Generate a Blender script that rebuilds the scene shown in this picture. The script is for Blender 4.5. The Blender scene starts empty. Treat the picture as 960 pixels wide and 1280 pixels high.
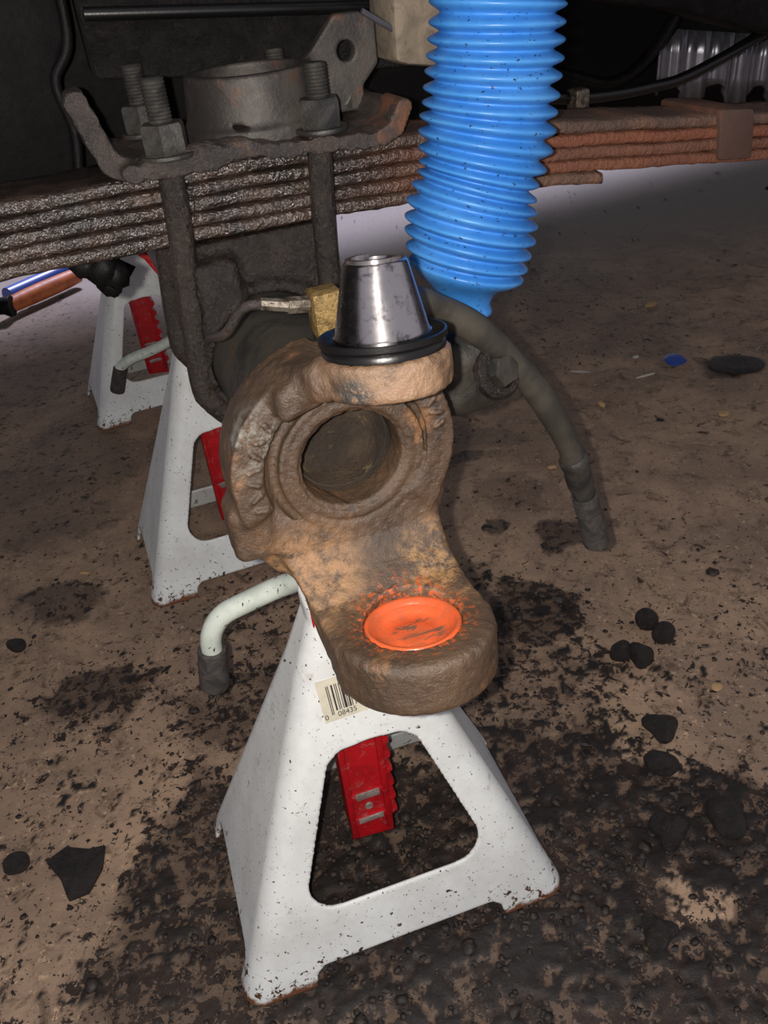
import bpy, math, random
import numpy as np
from mathutils import Vector, Matrix
R = math.radians
random.seed(7); rng = np.random.default_rng(7)
SC = bpy.context.scene; COL = SC.collection

# ------------------------------------------------------------ camera
CAM_H, PITCH, ROLL, F_PX = 0.5, R(34.77), R(6.38), 1035.0
Fw = Vector((0, math.cos(PITCH), -math.sin(PITCH))); R0 = Vector((1, 0, 0)); D0 = Fw.cross(R0)
Rt = math.cos(ROLL) * R0 + math.sin(ROLL) * D0; Dn = -math.sin(ROLL) * R0 + math.cos(ROLL) * D0
cam = bpy.data.cameras.new('camera'); camo = bpy.data.objects.new('camera', cam); COL.objects.link(camo)
M = Matrix.Identity(4)
for i in range(3):
    M[i][0] = Rt[i]; M[i][1] = -Dn[i]; M[i][2] = -Fw[i]
M.translation = (0, 0, CAM_H); camo.matrix_world = M
cam.sensor_fit = 'VERTICAL'; cam.sensor_height = 36; cam.lens = 36 * F_PX / 1280; cam.clip_start = 0.01
SC.camera = camo
# ------------------------------------------------------------ light
w = bpy.data.worlds.new('world'); SC.world = w; w.use_nodes = True
bg = w.node_tree.nodes['Background']; bg.inputs[0].default_value = (0.85, 0.83, 0.92, 1); bg.inputs[1].default_value = 0.36
def lamp(name, kind, loc, energy, color=(1, 1, 1), size=0.1, target=None, size_y=None):
    l = bpy.data.lights.new(name, kind); l.energy = energy; l.color = color
    if kind == 'AREA':
        l.size = size
        if size_y: l.shape = 'RECTANGLE'; l.size_y = size_y
    else: l.shadow_soft_size = size
    o = bpy.data.objects.new(name, l); COL.objects.link(o); o.location = loc
    if target is not None: o.rotation_euler = (Vector(target) - Vector(loc)).to_track_quat('-Z', 'Y').to_euler()
    return o
# the phone's flash, beside its lens, and the daylight of the open garage door beyond the truck
fl = Rt * -0.012 + Dn * -0.001
lamp('phone_flash', 'POINT', (fl.x, fl.y, CAM_H + fl.z), 8.2, (1.0, 0.93, 0.85), 0.0025)
lamp('door_daylight', 'AREA', (0.3, 4.9, 4.6), 470, (0.80, 0.79, 1.0), 1.5, (0.3, 2.2, 0.0), 0.8)
VS = SC.view_settings; SC.display_settings.display_device = 'sRGB'
VS.view_transform = 'Standard'; VS.look = 'None'; VS.gamma = 1; VS.use_curve_mapping = False; VS.exposure = 0.12

# ------------------------------------------------------------ materials
def s2l(c): return tuple((x / 12.92 if x <= 0.04045 else ((x + 0.055) / 1.055) ** 2.4) for x in c)
class NT:
    def __init__(s, name):
        s.m = bpy.data.materials.new(name); s.m.use_nodes = True; s.t = s.m.node_tree; s.n = s.t.nodes
        s.b = s.n['Principled BSDF']; s.tc = s.n.new('ShaderNodeTexCoord').outputs['Object']
    def link(s, a, b): s.t.links.new(a, b)
    def noise(s, scale, detail=4, rough=0.6, dist=0, vec=None):
        n = s.n.new('ShaderNodeTexNoise'); n.inputs['Scale'].default_value = scale; n.inputs['Detail'].default_value = detail
        n.inputs['Roughness'].default_value = rough; n.inputs['Distortion'].default_value = dist
        s.link(vec or s.tc, n.inputs['Vector']); return n.outputs['Fac']
    def ramp(s, fac, a, b):
        r = s.n.new('ShaderNodeMapRange'); r.inputs[2].default_value = b
        if isinstance(a, (int, float)): r.inputs[1].default_value = a
        else: s.link(a, r.inputs[1])
        r.interpolation_type = 'SMOOTHSTEP'; s.link(fac, r.inputs[0]); return r.outputs[0]
    def mix(s, fac, a, b):
        m = s.n.new('ShaderNodeMix'); m.data_type = 'RGBA'
        if isinstance(fac, (int, float)): m.inputs[0].default_value = fac
        else: s.link(fac, m.inputs[0])
        for x, i in ((a, 6), (b, 7)):
            if isinstance(x, tuple): m.inputs[i].default_value = (*s2l(x), 1)
            else: s.link(x, m.inputs[i])
        return m.outputs[2]
    def math(s, op, a, b=0.0, c=None):
        m = s.n.new('ShaderNodeMath'); m.operation = op
        for x, i in ((a, 0), (b, 1), (c, 2)):
            if x is None: continue
            if isinstance(x, (int, float)): m.inputs[i].default_value = x
            else: s.link(x, m.inputs[i])
        return m.outputs[0]
    def attr(s, name):
        a = s.n.new('ShaderNodeAttribute'); a.attribute_name = name; return a.outputs['Fac']
    def bump(s, h, strength, dist=0.001):
        b = s.n.new('ShaderNodeBump'); b.inputs['Strength'].default_value = strength; b.inputs['Distance'].default_value = dist
        s.link(h, b.inputs['Height'])
        if s.b.inputs['Normal'].links: s.link(s.b.inputs['Normal'].links[0].from_socket, b.inputs['Normal'])
        s.link(b.outputs[0], s.b.inputs['Normal'])
    def sphere(s, c, r0, r1):
        d = s.n.new('ShaderNodeVectorMath'); d.operation = 'DISTANCE'; s.link(s.tc, d.inputs[0]); d.inputs[1].default_value = c
        return s.ramp(d.outputs['Value'], r0, r1)
    def set(s, col=None, rough=None, metal=None, spec=None, coat=None):
        for x, k in ((col, 'Base Color'), (rough, 'Roughness'), (metal, 'Metallic'), (spec, 'Specular IOR Level'), (coat, 'Coat Weight')):
            if x is None: continue
            if isinstance(x, tuple): s.b.inputs[k].default_value = (*s2l(x), 1)
            elif isinstance(x, (int, float)): s.b.inputs[k].default_value = x
            else: s.link(x, s.b.inputs[k])
        return s.m
def grimy(name, c1, c2, c3=None, scale=60, rough=(0.4, 0.7), metal=0.0, bump=0.5, bs=500, bd=0.0008, speck=None, fine=1600):
    t = NT(name)
    a = t.ramp(t.noise(scale, 6, 0.65, 0.6), 0.38, 0.62)
    c = t.mix(a, c1, c2)
    if c3: c = t.mix(t.ramp(t.noise(scale * 2.3, 6, 0.7, 0.4), 0.56, 0.7), c, c3)
    f = t.noise(fine, 3, 0.6)
    if speck: c = t.mix(t.ramp(t.noise(speck[1], 3, 0.55), speck[2], speck[2] + 0.03), c, speck[0])
    r = t.math('MULTIPLY_ADD', t.noise(bs * 0.7, 3), rough[1] - rough[0], rough[0])
    t.bump(t.noise(bs, 5, 0.7), bump, bd); t.bump(f, bump * 0.4, bd * 0.4)
    return t.set(c, r, metal)
def plain(name, c, rough=0.5, metal=0.0):
    t = NT(name); t.bump(t.noise(900, 3), 0.15, 0.0004)
    return t.set(t.mix(t.noise(120, 4), c, tuple(x * 0.75 for x in c)), rough, metal)
MT = {}
MT['grease'] = grimy('greasy_black_steel', (0.10, 0.078, 0.068), (0.165, 0.135, 0.115), (0.24, 0.18, 0.14), 40, (0.16, 0.40), 0.0, 1.0, 460, 0.0017, fine=1500); MT['grease'].node_tree.nodes['Principled BSDF'].inputs['Specular IOR Level'].default_value = 0.6
MT['leaf_rust'] = grimy('rusty_leaf_steel', (0.30, 0.22, 0.19), (0.44, 0.29, 0.22), (0.33, 0.25, 0.22), 16, (0.5, 0.8), 0, 0.6, 300, 0.0008)
def leafmat():
    # crusted black on the left, brown and orange rust towards the right end (object x)
    t = NT('spring_leaf_steel')
    sx = t.n.new('ShaderNodeSeparateXYZ'); t.link(t.tc, sx.inputs[0])
    k = t.ramp(t.math('ADD', sx.outputs[0], t.math('MULTIPLY', t.noise(30, 5), 0.06)), 0.08, 0.17)
    a = t.mix(t.ramp(t.noise(45, 6, 0.7, 0.5), 0.4, 0.62), (0.135, 0.11, 0.10), (0.255, 0.20, 0.17))
    rr = t.n.new('ShaderNodeObjectInfo').outputs['Random']
    b = t.mix(t.ramp(t.noise(30, 6, 0.65, 0.5), 0.36, 0.66), (0.32, 0.265, 0.24), (0.45, 0.34, 0.28))
    b = t.mix(t.attr('orange'), b, (0.52, 0.30, 0.21))
    t.bump(t.noise(460, 3, 0.6), 1.0, 0.0019)
    r = t.math('MULTIPLY_ADD', k, 0.4, 0.22)
    return t.set(t.mix(k, a, b), r, 0.0, t.math('MULTIPLY_ADD', k, -0.7, 1.0))
MT['leaf'] = leafmat()
MT['tube'] = grimy('grimy_axle_tube_paint', (0.15, 0.15, 0.145), (0.25, 0.235, 0.21), (0.31, 0.24, 0.18), 28, (0.35, 0.6), 0.1, 0.6, 380, 0.001)
MT['bore_dirt'] = grimy('packed_dirt_inside_bore', (0.17, 0.135, 0.105), (0.28, 0.22, 0.165), (0.46, 0.40, 0.26), 32, (0.6, 0.9), 0, 1.0, 500, 0.002)
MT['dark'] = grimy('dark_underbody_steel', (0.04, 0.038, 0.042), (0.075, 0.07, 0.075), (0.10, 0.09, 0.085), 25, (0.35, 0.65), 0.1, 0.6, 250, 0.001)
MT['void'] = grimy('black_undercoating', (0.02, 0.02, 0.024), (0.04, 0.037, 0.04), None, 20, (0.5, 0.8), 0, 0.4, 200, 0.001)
MT['undercoat'] = grimy('crumbly_undercoating', (0.07, 0.062, 0.062), (0.13, 0.12, 0.115), (0.20, 0.18, 0.17), 90, (0.25, 0.6), 0, 1.0, 420, 0.005)
MT['plate'] = grimy('greasy_brown_plate', (0.15, 0.125, 0.115), (0.25, 0.21, 0.19), (0.33, 0.25, 0.20), 35, (0.22, 0.5), 0.0, 1.0, 440, 0.0018); MT['plate'].node_tree.nodes['Principled BSDF'].inputs['Specular IOR Level'].default_value = 0.9
MT['cup'] = grimy('grey_cast_bracket_steel', (0.19, 0.175, 0.17), (0.29, 0.27, 0.255), (0.34, 0.24, 0.19), 30, (0.4, 0.65), 0.2, 0.5, 400, 0.0008)
MT['bolt'] = grimy('grimy_bolt_steel', (0.19, 0.19, 0.185), (0.30, 0.29, 0.275), (0.31, 0.26, 0.22), 60, (0.32, 0.55), 0.4, 0.5, 600, 0.0008)
MT['rust_tip'] = grimy('rusted_lip_steel', (0.25, 0.20, 0.18), (0.40, 0.26, 0.185), (0.22, 0.18, 0.16), 60, (0.5, 0.8), 0, 0.6, 400, 0.0008)
for k_ in ('dark', 'void'): MT[k_].node_tree.nodes['Principled BSDF'].inputs['Specular IOR Level'].default_value = 0.15
MT['steel'] = None
def steel():
    t = NT('machined_steel')
    c = t.mix(t.ramp(t.noise(160, 6, 0.7, 0.3), 0.52, 0.66), (0.82, 0.80, 0.80), (0.55, 0.53, 0.54))
    mp = t.n.new('ShaderNodeMapping'); mp.inputs['Scale'].default_value = (60, 60, 2500); t.link(t.tc, mp.inputs[0])
    n = t.noise(1, 3, 0.6, vec=mp.outputs[0]); t.bump(n, 0.12, 0.00004)
    t.set(c, t.math('MULTIPLY_ADD', t.noise(220, 5), 0.22, 0.16), 1.0)
    t.b.inputs['Anisotropic'].default_value = 0.75; t.b.inputs['Anisotropic Rotation'].default_value = 0.25
    tg = t.n.new('ShaderNodeTangent'); tg.direction_type = 'RADIAL'; tg.axis = 'Z'; t.link(tg.outputs[0], t.b.inputs['Tangent']); return t.m
MT['steel'] = steel()
MT['rubber'] = plain('black_rubber', (0.06, 0.06, 0.065), 0.3)
MT['grip'] = grimy('dusty_rubber_grip', (0.20, 0.19, 0.19), (0.30, 0.28, 0.27), None, 120, (0.55, 0.8), 0, 0.5, 500, 0.0006)
MT['hose'] = grimy('dusty_brake_hose_rubber', (0.20, 0.19, 0.17), (0.27, 0.255, 0.225), None, 40, (0.5, 0.75), 0, 0.35, 700, 0.0004)
MT['brass'] = grimy('dirty_brass', (0.44, 0.36, 0.22), (0.60, 0.50, 0.31), (0.24, 0.18, 0.12), 210, (0.3, 0.5), 0.4, 1.0, 320, 0.0014)
MT['fitting'] = grimy('worn_fitting_steel', (0.45, 0.42, 0.38), (0.25, 0.22, 0.19), None, 250, (0.3, 0.5), 0.5, 0.5, 600, 0.0006)
MT['beige'] = grimy('dusty_rubber_mount', (0.42, 0.38, 0.33), (0.52, 0.47, 0.41), (0.34, 0.30, 0.26), 60, (0.7, 0.9), 0, 0.5, 300, 0.0008)
MT['silver'] = plain('bright_heat_shield', (0.50, 0.50, 0.54), 0.3, 0.7)
MT['wood'] = grimy('orange_wood_handle', (0.80, 0.45, 0.25), (0.68, 0.36, 0.20), None, 40, (0.4, 0.6), 0, 0.2, 200, 0.0004)
MT['bluepl'] = plain('blue_plastic', (0.25, 0.38, 0.75), 0.35)
MT['red'] = grimy('worn_red_paint', (0.72, 0.05, 0.10), (0.62, 0.04, 0.08), (0.60, 0.36, 0.36), 70, (0.35, 0.6), 0, 0.3, 500, 0.0004, ((0.32, 0.26, 0.26), 260, 0.68))
MT['worn'] = grimy('bare_worn_metal', (0.68, 0.62, 0.60), (0.52, 0.46, 0.44), (0.40, 0.36, 0.34), 120, (0.4, 0.6), 0.3, 0.4, 500, 0.0005)
MT['chip'] = plain('pale_wood_chip', (0.80, 0.66, 0.48), 0.8)
MT['pale'] = plain('pale_scrap', (0.80, 0.78, 0.72), 0.7)
MT['clod'] = grimy('oily_dirt_clod', (0.10, 0.085, 0.08), (0.18, 0.15, 0.14), (0.26, 0.22, 0.20), 90, (0.4, 0.8), 0, 1.0, 420, 0.003)
MT['crumb'] = grimy('oily_dirt_crumbs', (0.09, 0.075, 0.07), (0.20, 0.165, 0.15), (0.34, 0.30, 0.28), 120, (0.3, 0.7), 0, 0.6, 600, 0.001)
MT['paper'] = plain('label_paper', (0.90, 0.88, 0.80), 0.6)
MT['ink'] = plain('label_ink', (0.20, 0.17, 0.18), 0.6)
def boot_m():
    t = NT('blue_rubber')
    c = t.mix(t.ramp(t.noise(30, 5), 0.4, 0.65), (0.22, 0.50, 0.80), (0.29, 0.56, 0.83))
    c = t.mix(t.ramp(t.noise(420, 3, 0.6), 0.645, 0.68), c, (0.10, 0.12, 0.16))
    c = t.mix(t.ramp(t.noise(75, 5, 0.75, 0.6), 0.655, 0.71), c, (0.20, 0.19, 0.18))
    t.bump(t.noise(300, 4), 0.15, 0.0006)
    t.set(c, 0.38, 0); t.b.inputs['Subsurface Weight'].default_value = 0.05; return t.m
MT['blue'] = boot_m()
def stand_m():
    t = NT('chipped_white_paint')
    c = t.mix(t.ramp(t.noise(18, 6, 0.7), 0.35, 0.7), (0.88, 0.90, 0.90), (0.80, 0.81, 0.81))
    c = t.mix(t.ramp(t.noise(60, 6, 0.75, 0.5), 0.60, 0.76), c, (0.68, 0.64, 0.59))
    # dark grease specks
    c = t.mix(t.ramp(t.noise(560, 2, 0.5), 0.69, 0.71), c, (0.20, 0.18, 0.17))
    c = t.mix(t.ramp(t.noise(240, 3, 0.6, 0.5), 0.70, 0.715), c, (0.26, 0.21, 0.17))
    # grime rubbed round the edges and rusted chips at the feet (object z)
    sx = t.n.new('ShaderNodeSeparateXYZ'); t.link(t.tc, sx.inputs[0])
    z = sx.outputs[2]
    low = t.ramp(z, 0.05, 0.0)
    rust = t.ramp(t.math('ADD', t.noise(160, 5, 0.7, 0.4), t.math('MULTIPLY', low, 0.19)), 0.74, 0.755)
    c = t.mix(rust, c, (0.33, 0.22, 0.14))
    bigc = t.ramp(t.math('ADD', t.noise(105, 4, 0.6, 0.5), t.math('MULTIPLY', t.ramp(z, 0.06, 0.0), 0.13)), 0.735, 0.745)
    c = t.mix(bigc, c, (0.27, 0.20, 0.15))
    foot = t.ramp(t.math('ADD', z, t.math('MULTIPLY', t.noise(110, 4), -0.012)), 0.0, -0.0035)
    c = t.mix(foot, c, (0.42, 0.27, 0.18))
    t.bump(t.noise(260, 4), 0.18, 0.0006)
    return t.set(c, t.math('MULTIPLY_ADD', t.noise(80, 3), 0.25, 0.32), 0)
MT['white'] = stand_m()
def yoke_m():
    t = NT('rusty_cast_steel')
    c = t.mix(t.ramp(t.noise(22, 6, 0.65, 0.4), 0.36, 0.64), (0.24, 0.19, 0.15), (0.345, 0.27, 0.205))
    c = t.mix(t.ramp(t.noise(48, 6, 0.7, 0.6), 0.55, 0.70), c, (0.48, 0.345, 0.23))
    c = t.mix(t.ramp(t.noise(36, 6, 0.7, 0.8), 0.60, 0.70), c, (0.17, 0.14, 0.12))
    c = t.mix(t.math('MULTIPLY', t.sphere((-0.027, -0.012, -0.052), 0.034, 0.010), t.ramp(t.noise(130, 6, 0.8), 0.36, 0.6)), c, (0.60, 0.46, 0.32))
    c = t.mix(t.math('MULTIPLY', t.sphere((0.030, -0.022, -0.056), 0.028, 0.010), t.ramp(t.noise(130, 6, 0.8), 0.42, 0.62)), c, (0.60, 0.46, 0.30))
    c = t.mix(t.math('MULTIPLY', t.sphere((-0.040, -0.012, 0.020), 0.020, 0.006), t.ramp(t.noise(90, 6, 0.8), 0.45, 0.6)), c, (0.46, 0.45, 0.42))
    # orange marking paint oversprayed round the bearing seat
    near = t.sphere((0.004, -0.046, -0.060), 0.034, 0.020)
    sp = t.ramp(t.math('ADD', t.noise(420, 4, 0.7), t.math('MULTIPLY', near, 0.14)), 0.60, 0.76)
    c = t.mix(t.math('MULTIPLY', sp, near), c, (0.74, 0.34, 0.14))
    # bare tan rust with a blue-black burn on the upper boss
    top = t.sphere((0.012, -0.030, 0.042), 0.036, 0.018)
    c = t.mix(t.math('MULTIPLY', top, t.ramp(t.noise(70, 5, 0.7), 0.30, 0.55)), c, (0.54, 0.43, 0.335))
    c = t.mix(t.math('MULTIPLY', t.sphere((-0.007, -0.043, 0.045), 0.009, 0.004), t.ramp(t.noise(300, 4), 0.38, 0.5)), c, (0.20, 0.185, 0.175))
    t.bump(t.noise(330, 6, 0.7), 0.8, 0.0014); t.bump(t.noise(1200, 3), 0.4, 0.0004)
    return t.set(c, t.math('MULTIPLY_ADD', t.noise(150, 4), 0.4, 0.2), 0.0, 0.7)
MT['yoke'] = yoke_m()
def orange_m():
    t = NT('glossy_orange_grease')
    mp = t.n.new('ShaderNodeMapping'); mp.inputs['Scale'].default_value = (60, 260, 60); mp.inputs['Rotation'].default_value = (0, 0, 0.2); t.link(t.tc, mp.inputs[0])
    scr = t.ramp(t.noise(1, 4, 0.6, 1.2, mp.outputs[0]), 0.53, 0.60)
    c = t.mix(t.ramp(t.noise(120, 5, 0.7), 0.35, 0.65), (0.86, 0.37, 0.20), (0.74, 0.36, 0.22))
    c = t.mix(t.math('MULTIPLY', scr, t.sphere((0.006, -0.048, -0.066), 0.0125, 0.009)), c, (0.42, 0.33, 0.27))
    mp2 = t.n.new('ShaderNodeMapping'); mp2.inputs['Scale'].default_value = (200, 700, 200); t.link(t.tc, mp2.inputs[0])
    t.bump(t.noise(1, 3, 0.6, 0.5, mp2.outputs[0]), 0.35, 0.0006)
    return t.set(c, 0.24, 0, 0.6)
MT['orange'] = orange_m()

# ------------------------------------------------------------ mesh helpers
def mesh(name, V, F, m, smooth=40):
    me = bpy.data.meshes.new(name)
    V = np.asarray(V, dtype=np.float32); F = [list(f) for f in F] if not isinstance(F, np.ndarray) else F
    if isinstance(F, np.ndarray):
        k = F.shape[1]; me.vertices.add(len(V)); me.vertices.foreach_set('co', V.ravel())
        me.loops.add(F.size); me.loops.foreach_set('vertex_index', F.ravel().astype(np.int32))
        me.polygons.add(len(F)); me.polygons.foreach_set('loop_start', (np.arange(len(F)) * k).astype(np.int32))
        me.update(calc_edges=True)
    else:
        me.from_pydata(V.tolist(), [], F); me.update()
    if smooth is not None:
        me.polygons.foreach_set('use_smooth', [True] * len(me.polygons))
        if smooth < 180: me.set_sharp_from_angle(angle=R(smooth))
    me.materials.append(m); return me
def tag(o, label=None, cat=None, group=None, kind=None):
    for k, v in (('label', label), ('category', cat), ('group', group), ('kind', kind)):
        if v: o[k] = v
    return o
def thing(name, loc, label, cat, group=None, rot=None):
    o = bpy.data.objects.new(name, None); COL.objects.link(o); o.location = loc; o.empty_display_size = 0.02
    if rot is not None: o.rotation_euler = rot
    return tag(o, label, cat, group)
def put(name, VF, m, parent=None, smooth=40, label=None):
    """VF is given in the parent's own frame"""
    o = bpy.data.objects.new(name, mesh(name, VF[0], VF[1], m, smooth)); COL.objects.link(o)
    if parent is not None: o.parent = parent
    if label: o['label'] = label
    return o
def merge(*parts):
    V, F, n = [], [], 0
    for v, f in parts:
        v = np.asarray(v, float).reshape(-1, 3); V.append(v); F += [[i + n for i in q] for q in (f.tolist() if isinstance(f, np.ndarray) else f)]; n += len(v)
    return np.concatenate(V), F
def xf(VF, f): return np.array([f(*p) for p in VF[0]]), VF[1]
def mv(VF, d): return np.asarray(VF[0], float) + np.array(d), VF[1]
def frame(d, up=(0, 0, 1)):
    d = Vector(d).normalized(); u = Vector(up)
    if abs(d.dot(u)) > 0.95: u = Vector((1, 0, 0))
    a = u.cross(d).normalized(); b = d.cross(a); return np.array(a), np.array(b), np.array(d)
def smoothpath(P, n=6):
    P = [np.array(p, float) for p in P]; out = []
    Q = [2 * P[0] - P[1]] + P + [2 * P[-1] - P[-2]]
    for i in range(1, len(Q) - 2):
        for k in range(n):
            t = k / n
            out.append(0.5 * ((2 * Q[i]) + (-Q[i-1] + Q[i+1]) * t + (2*Q[i-1] - 5*Q[i] + 4*Q[i+1] - Q[i+2]) * t*t + (-Q[i-1] + 3*Q[i] - 3*Q[i+1] + Q[i+2]) * t**3))
    out.append(P[-1]); return out
def tube(P, r, n=16, caps=True, flat=1.0, jitter=0):
    P = [np.array(p, float) for p in P]; rr = r if hasattr(r, '__len__') else [r] * len(P)
    V, F = [], []; a = None
    for i, p in enumerate(P):
        d = P[min(i + 1, len(P) - 1)] - P[max(i - 1, 0)]; d = d / np.linalg.norm(d)
        if a is None: a, b, _ = frame(d)
        else:
            a = a - d * (a @ d); a /= np.linalg.norm(a); b = np.cross(d, a)
        for k in range(n):
            t = 2 * math.pi * k / n; j = 1 + (jitter * rng.normal() if jitter else 0)
            V.append(p + (a * math.cos(t) + b * math.sin(t) * flat) * rr[i] * j)
    for i in range(len(P) - 1):
        for k in range(n):
            F.append([i*n + k, i*n + (k+1) % n, (i+1)*n + (k+1) % n, (i+1)*n + k])
    if caps: F.append(list(range(n))[::-1]); F.append([(len(P)-1)*n + k for k in range(n)])
    return np.array(V), F
def revolve(prof, o=(0, 0, 0), d=(0, 0, 1), n=48, a0=0, a1=2 * math.pi, wall=None):
    a, b, d = frame(d); o = np.array(o, float); full = abs(a1 - a0 - 2 * math.pi) < 1e-6
    m = n if full else n + 1; V, F = [], []
    for (r, h) in prof:
        for k in range(m):
            t = a0 + (a1 - a0) * k / n; V.append(o + d * h + (a * math.cos(t) + b * math.sin(t)) * r)
    for i in range(len(prof) - 1):
        for k in range(n):
            k2 = (k + 1) % m; F.append([i*m + k, i*m + k2, (i+1)*m + k2, (i+1)*m + k])
    return np.array(V), F
def box(c, s, bev=0.0):
    c = np.array(c, float); s = np.array(s, float) / 2; b = min(bev, s.min() * 0.9)
    if b <= 0:
        V = [c + s * np.array([x, y, z]) for x in (-1, 1) for y in (-1, 1) for z in (-1, 1)]
        return np.array(V), [[0,1,3,2],[4,6,7,5],[0,4,5,1],[2,3,7,6],[0,2,6,4],[1,5,7,3]]
    import bmesh
    bm = bmesh.new(); bmesh.ops.create_cube(bm, size=2)
    for v in bm.verts: v.co = Vector(c + s * np.array(v.co))
    bmesh.ops.bevel(bm, geom=bm.edges[:], offset=b, segments=2, profile=0.5, affect='EDGES')
    V = np.array([v.co[:] for v in bm.verts]); F = [[v.index for v in f.verts] for f in bm.faces]; bm.free(); return V, F
def prism(poly, y0, y1, bev=0.0):
    """polygon in (x, z), pushed from y0 to y1"""
    import bmesh
    bm = bmesh.new(); vs = [bm.verts.new((p[0], y0, p[1])) for p in poly]; f = bm.faces.new(vs)
    e = bmesh.ops.extrude_face_region(bm, geom=[f]); bmesh.ops.translate(bm, vec=(0, y1 - y0, 0), verts=[v for v in e['geom'] if isinstance(v, bmesh.types.BMVert)])
    bmesh.ops.recalc_face_normals(bm, faces=bm.faces[:])
    if bev: bmesh.ops.bevel(bm, geom=bm.edges[:], offset=bev, segments=2, profile=0.5, affect='EDGES')
    bm.verts.index_update(); V = np.array([v.co[:] for v in bm.verts]); F = [[v.index for v in f.verts] for f in bm.faces]; bm.free(); return V, F
def nets(fn, lo, hi, h):
    """surface-nets polygonisation of a signed distance function (mm in, metres out)"""
    lo = np.array(lo, float); n = [int(math.ceil((b - a) / h)) + 1 for a, b in zip(lo, hi)]
    ax = [np.float32(lo[i] + h * np.arange(n[i])) for i in range(3)]
    X, Y, Z = ax[0][:, None, None], ax[1][None, :, None], ax[2][None, None, :]
    D = np.broadcast_to(fn(X, Y, Z), n).astype(np.float32); S = D < 0
    c = [(i, j, k) for i in (0, 1) for j in (0, 1) for k in (0, 1)]
    sl = lambda A, q: A[q[0]:n[0]-1+q[0], q[1]:n[1]-1+q[1], q[2]:n[2]-1+q[2]]
    cnt = sum(sl(S, q).astype(np.int8) for q in c); act = np.argwhere((cnt > 0) & (cnt < 8))
    idx = -np.ones((n[0]-1, n[1]-1, n[2]-1), np.int32); idx[act[:, 0], act[:, 1], act[:, 2]] = np.arange(len(act))
    dv = np.array([D[act[:, 0]+q[0], act[:, 1]+q[1], act[:, 2]+q[2]] for q in c]).T
    P = np.zeros((len(act), 3)); W = np.zeros(len(act))
    for a in range(8):
        for b in range(a + 1, 8):
            if sum(abs(x - y) for x, y in zip(c[a], c[b])) != 1: continue
            m = (dv[:, a] < 0) != (dv[:, b] < 0); t = np.where(m, dv[:, a] / np.where(m, dv[:, a] - dv[:, b], 1), 0)
            pa, pb = np.array(c[a]), np.array(c[b]); P += m[:, None] * (pa + (pb - pa) * t[:, None]); W += m
    P = (P / W[:, None] + act) * h + lo
    Q = []
    for a in range(3):
        b_, c_ = (a + 1) % 3, (a + 2) % 3
        s0 = [slice(None)] * 3; s1 = [slice(None)] * 3; s0[a] = slice(0, n[a]-1); s1[a] = slice(1, n[a])
        e = S[tuple(s0)] != S[tuple(s1)]; e2 = np.argwhere(e)
        e2 = e2[(e2[:, b_] > 0) & (e2[:, b_] < n[b_]-1) & (e2[:, c_] > 0) & (e2[:, c_] < n[c_]-1)]
        ub = np.zeros(3, int); ub[b_] = 1; uc = np.zeros(3, int); uc[c_] = 1
        g = lambda q: idx[q[:, 0], q[:, 1], q[:, 2]]
        q = np.stack([g(e2 - ub - uc), g(e2 - uc), g(e2), g(e2 - ub)], 1)
        fl_ = ~S[e2[:, 0], e2[:, 1], e2[:, 2]]; q[fl_] = q[fl_][:, ::-1]; Q.append(q)
    return P / 1000, np.concatenate(Q)
def sm(a, b, k): h = np.clip(0.5 + 0.5 * (b - a) / k, 0, 1); return b + (a - b) * h - k * h * (1 - h)
def smx(a, b, k): return -sm(-a, -b, k)
def ln(*a): return np.sqrt(sum(x * x for x in a))
def poly2(px, pz, P):
    P = np.array(P, np.float32); d = None; s = np.ones(np.broadcast(px, pz).shape, np.float32)
    for i in range(len(P)):
        a, b = P[i], P[i - 1]; ex, ez = b[0] - a[0], b[1] - a[1]; wx, wz = px - a[0], pz - a[1]
        t = np.clip((wx * ex + wz * ez) / (ex * ex + ez * ez), 0, 1); dd = (wx - ex * t) ** 2 + (wz - ez * t) ** 2
        d = dd if d is None else np.minimum(d, dd)
        c1, c2, c3 = pz >= a[1], pz < b[1], ex * wz > ez * wx
        s = np.where((c1 & c2 & c3) | (~c1 & ~c2 & ~c3), -s, s)
    return s * np.sqrt(d)
def chain(px, pz, P):
    d = None
    for a, b in zip(P[:-1], P[1:]):
        ex, ez = b[0] - a[0], b[1] - a[1]; wx, wz = px - a[0], pz - a[1]
        t = np.clip((wx * ex + wz * ez) / (ex * ex + ez * ez), 0, 1); dd = ln(wx - ex * t, wz - ez * t); d = dd if d is None else np.minimum(d, dd)
    return d
def vn(x, y, s, seed):
    """smooth value noise 0..1 at cell size s"""
    g = np.random.default_rng(seed).random((128, 128)).astype(np.float32)
    x = x / s + 500; y = y / s + 500; i = np.floor(x).astype(int); j = np.floor(y).astype(int); fx = x - i; fy = y - j
    fx = fx * fx * (3 - 2 * fx); fy = fy * fy * (3 - 2 * fy); q = lambda a, b: g[a % 128, b % 128]
    return (q(i, j) * (1-fx) + q(i+1, j) * fx) * (1-fy) + (q(i, j+1) * (1-fx) + q(i+1, j+1) * fx) * fy
def fbm(x, y, s, seed, o=4):
    t = 0; a = 0.5; n = 0
    for k in range(o): t = t + a * vn(x, y, s / 2**k, seed + k); n += a; a *= 0.55
    return t / n

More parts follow.
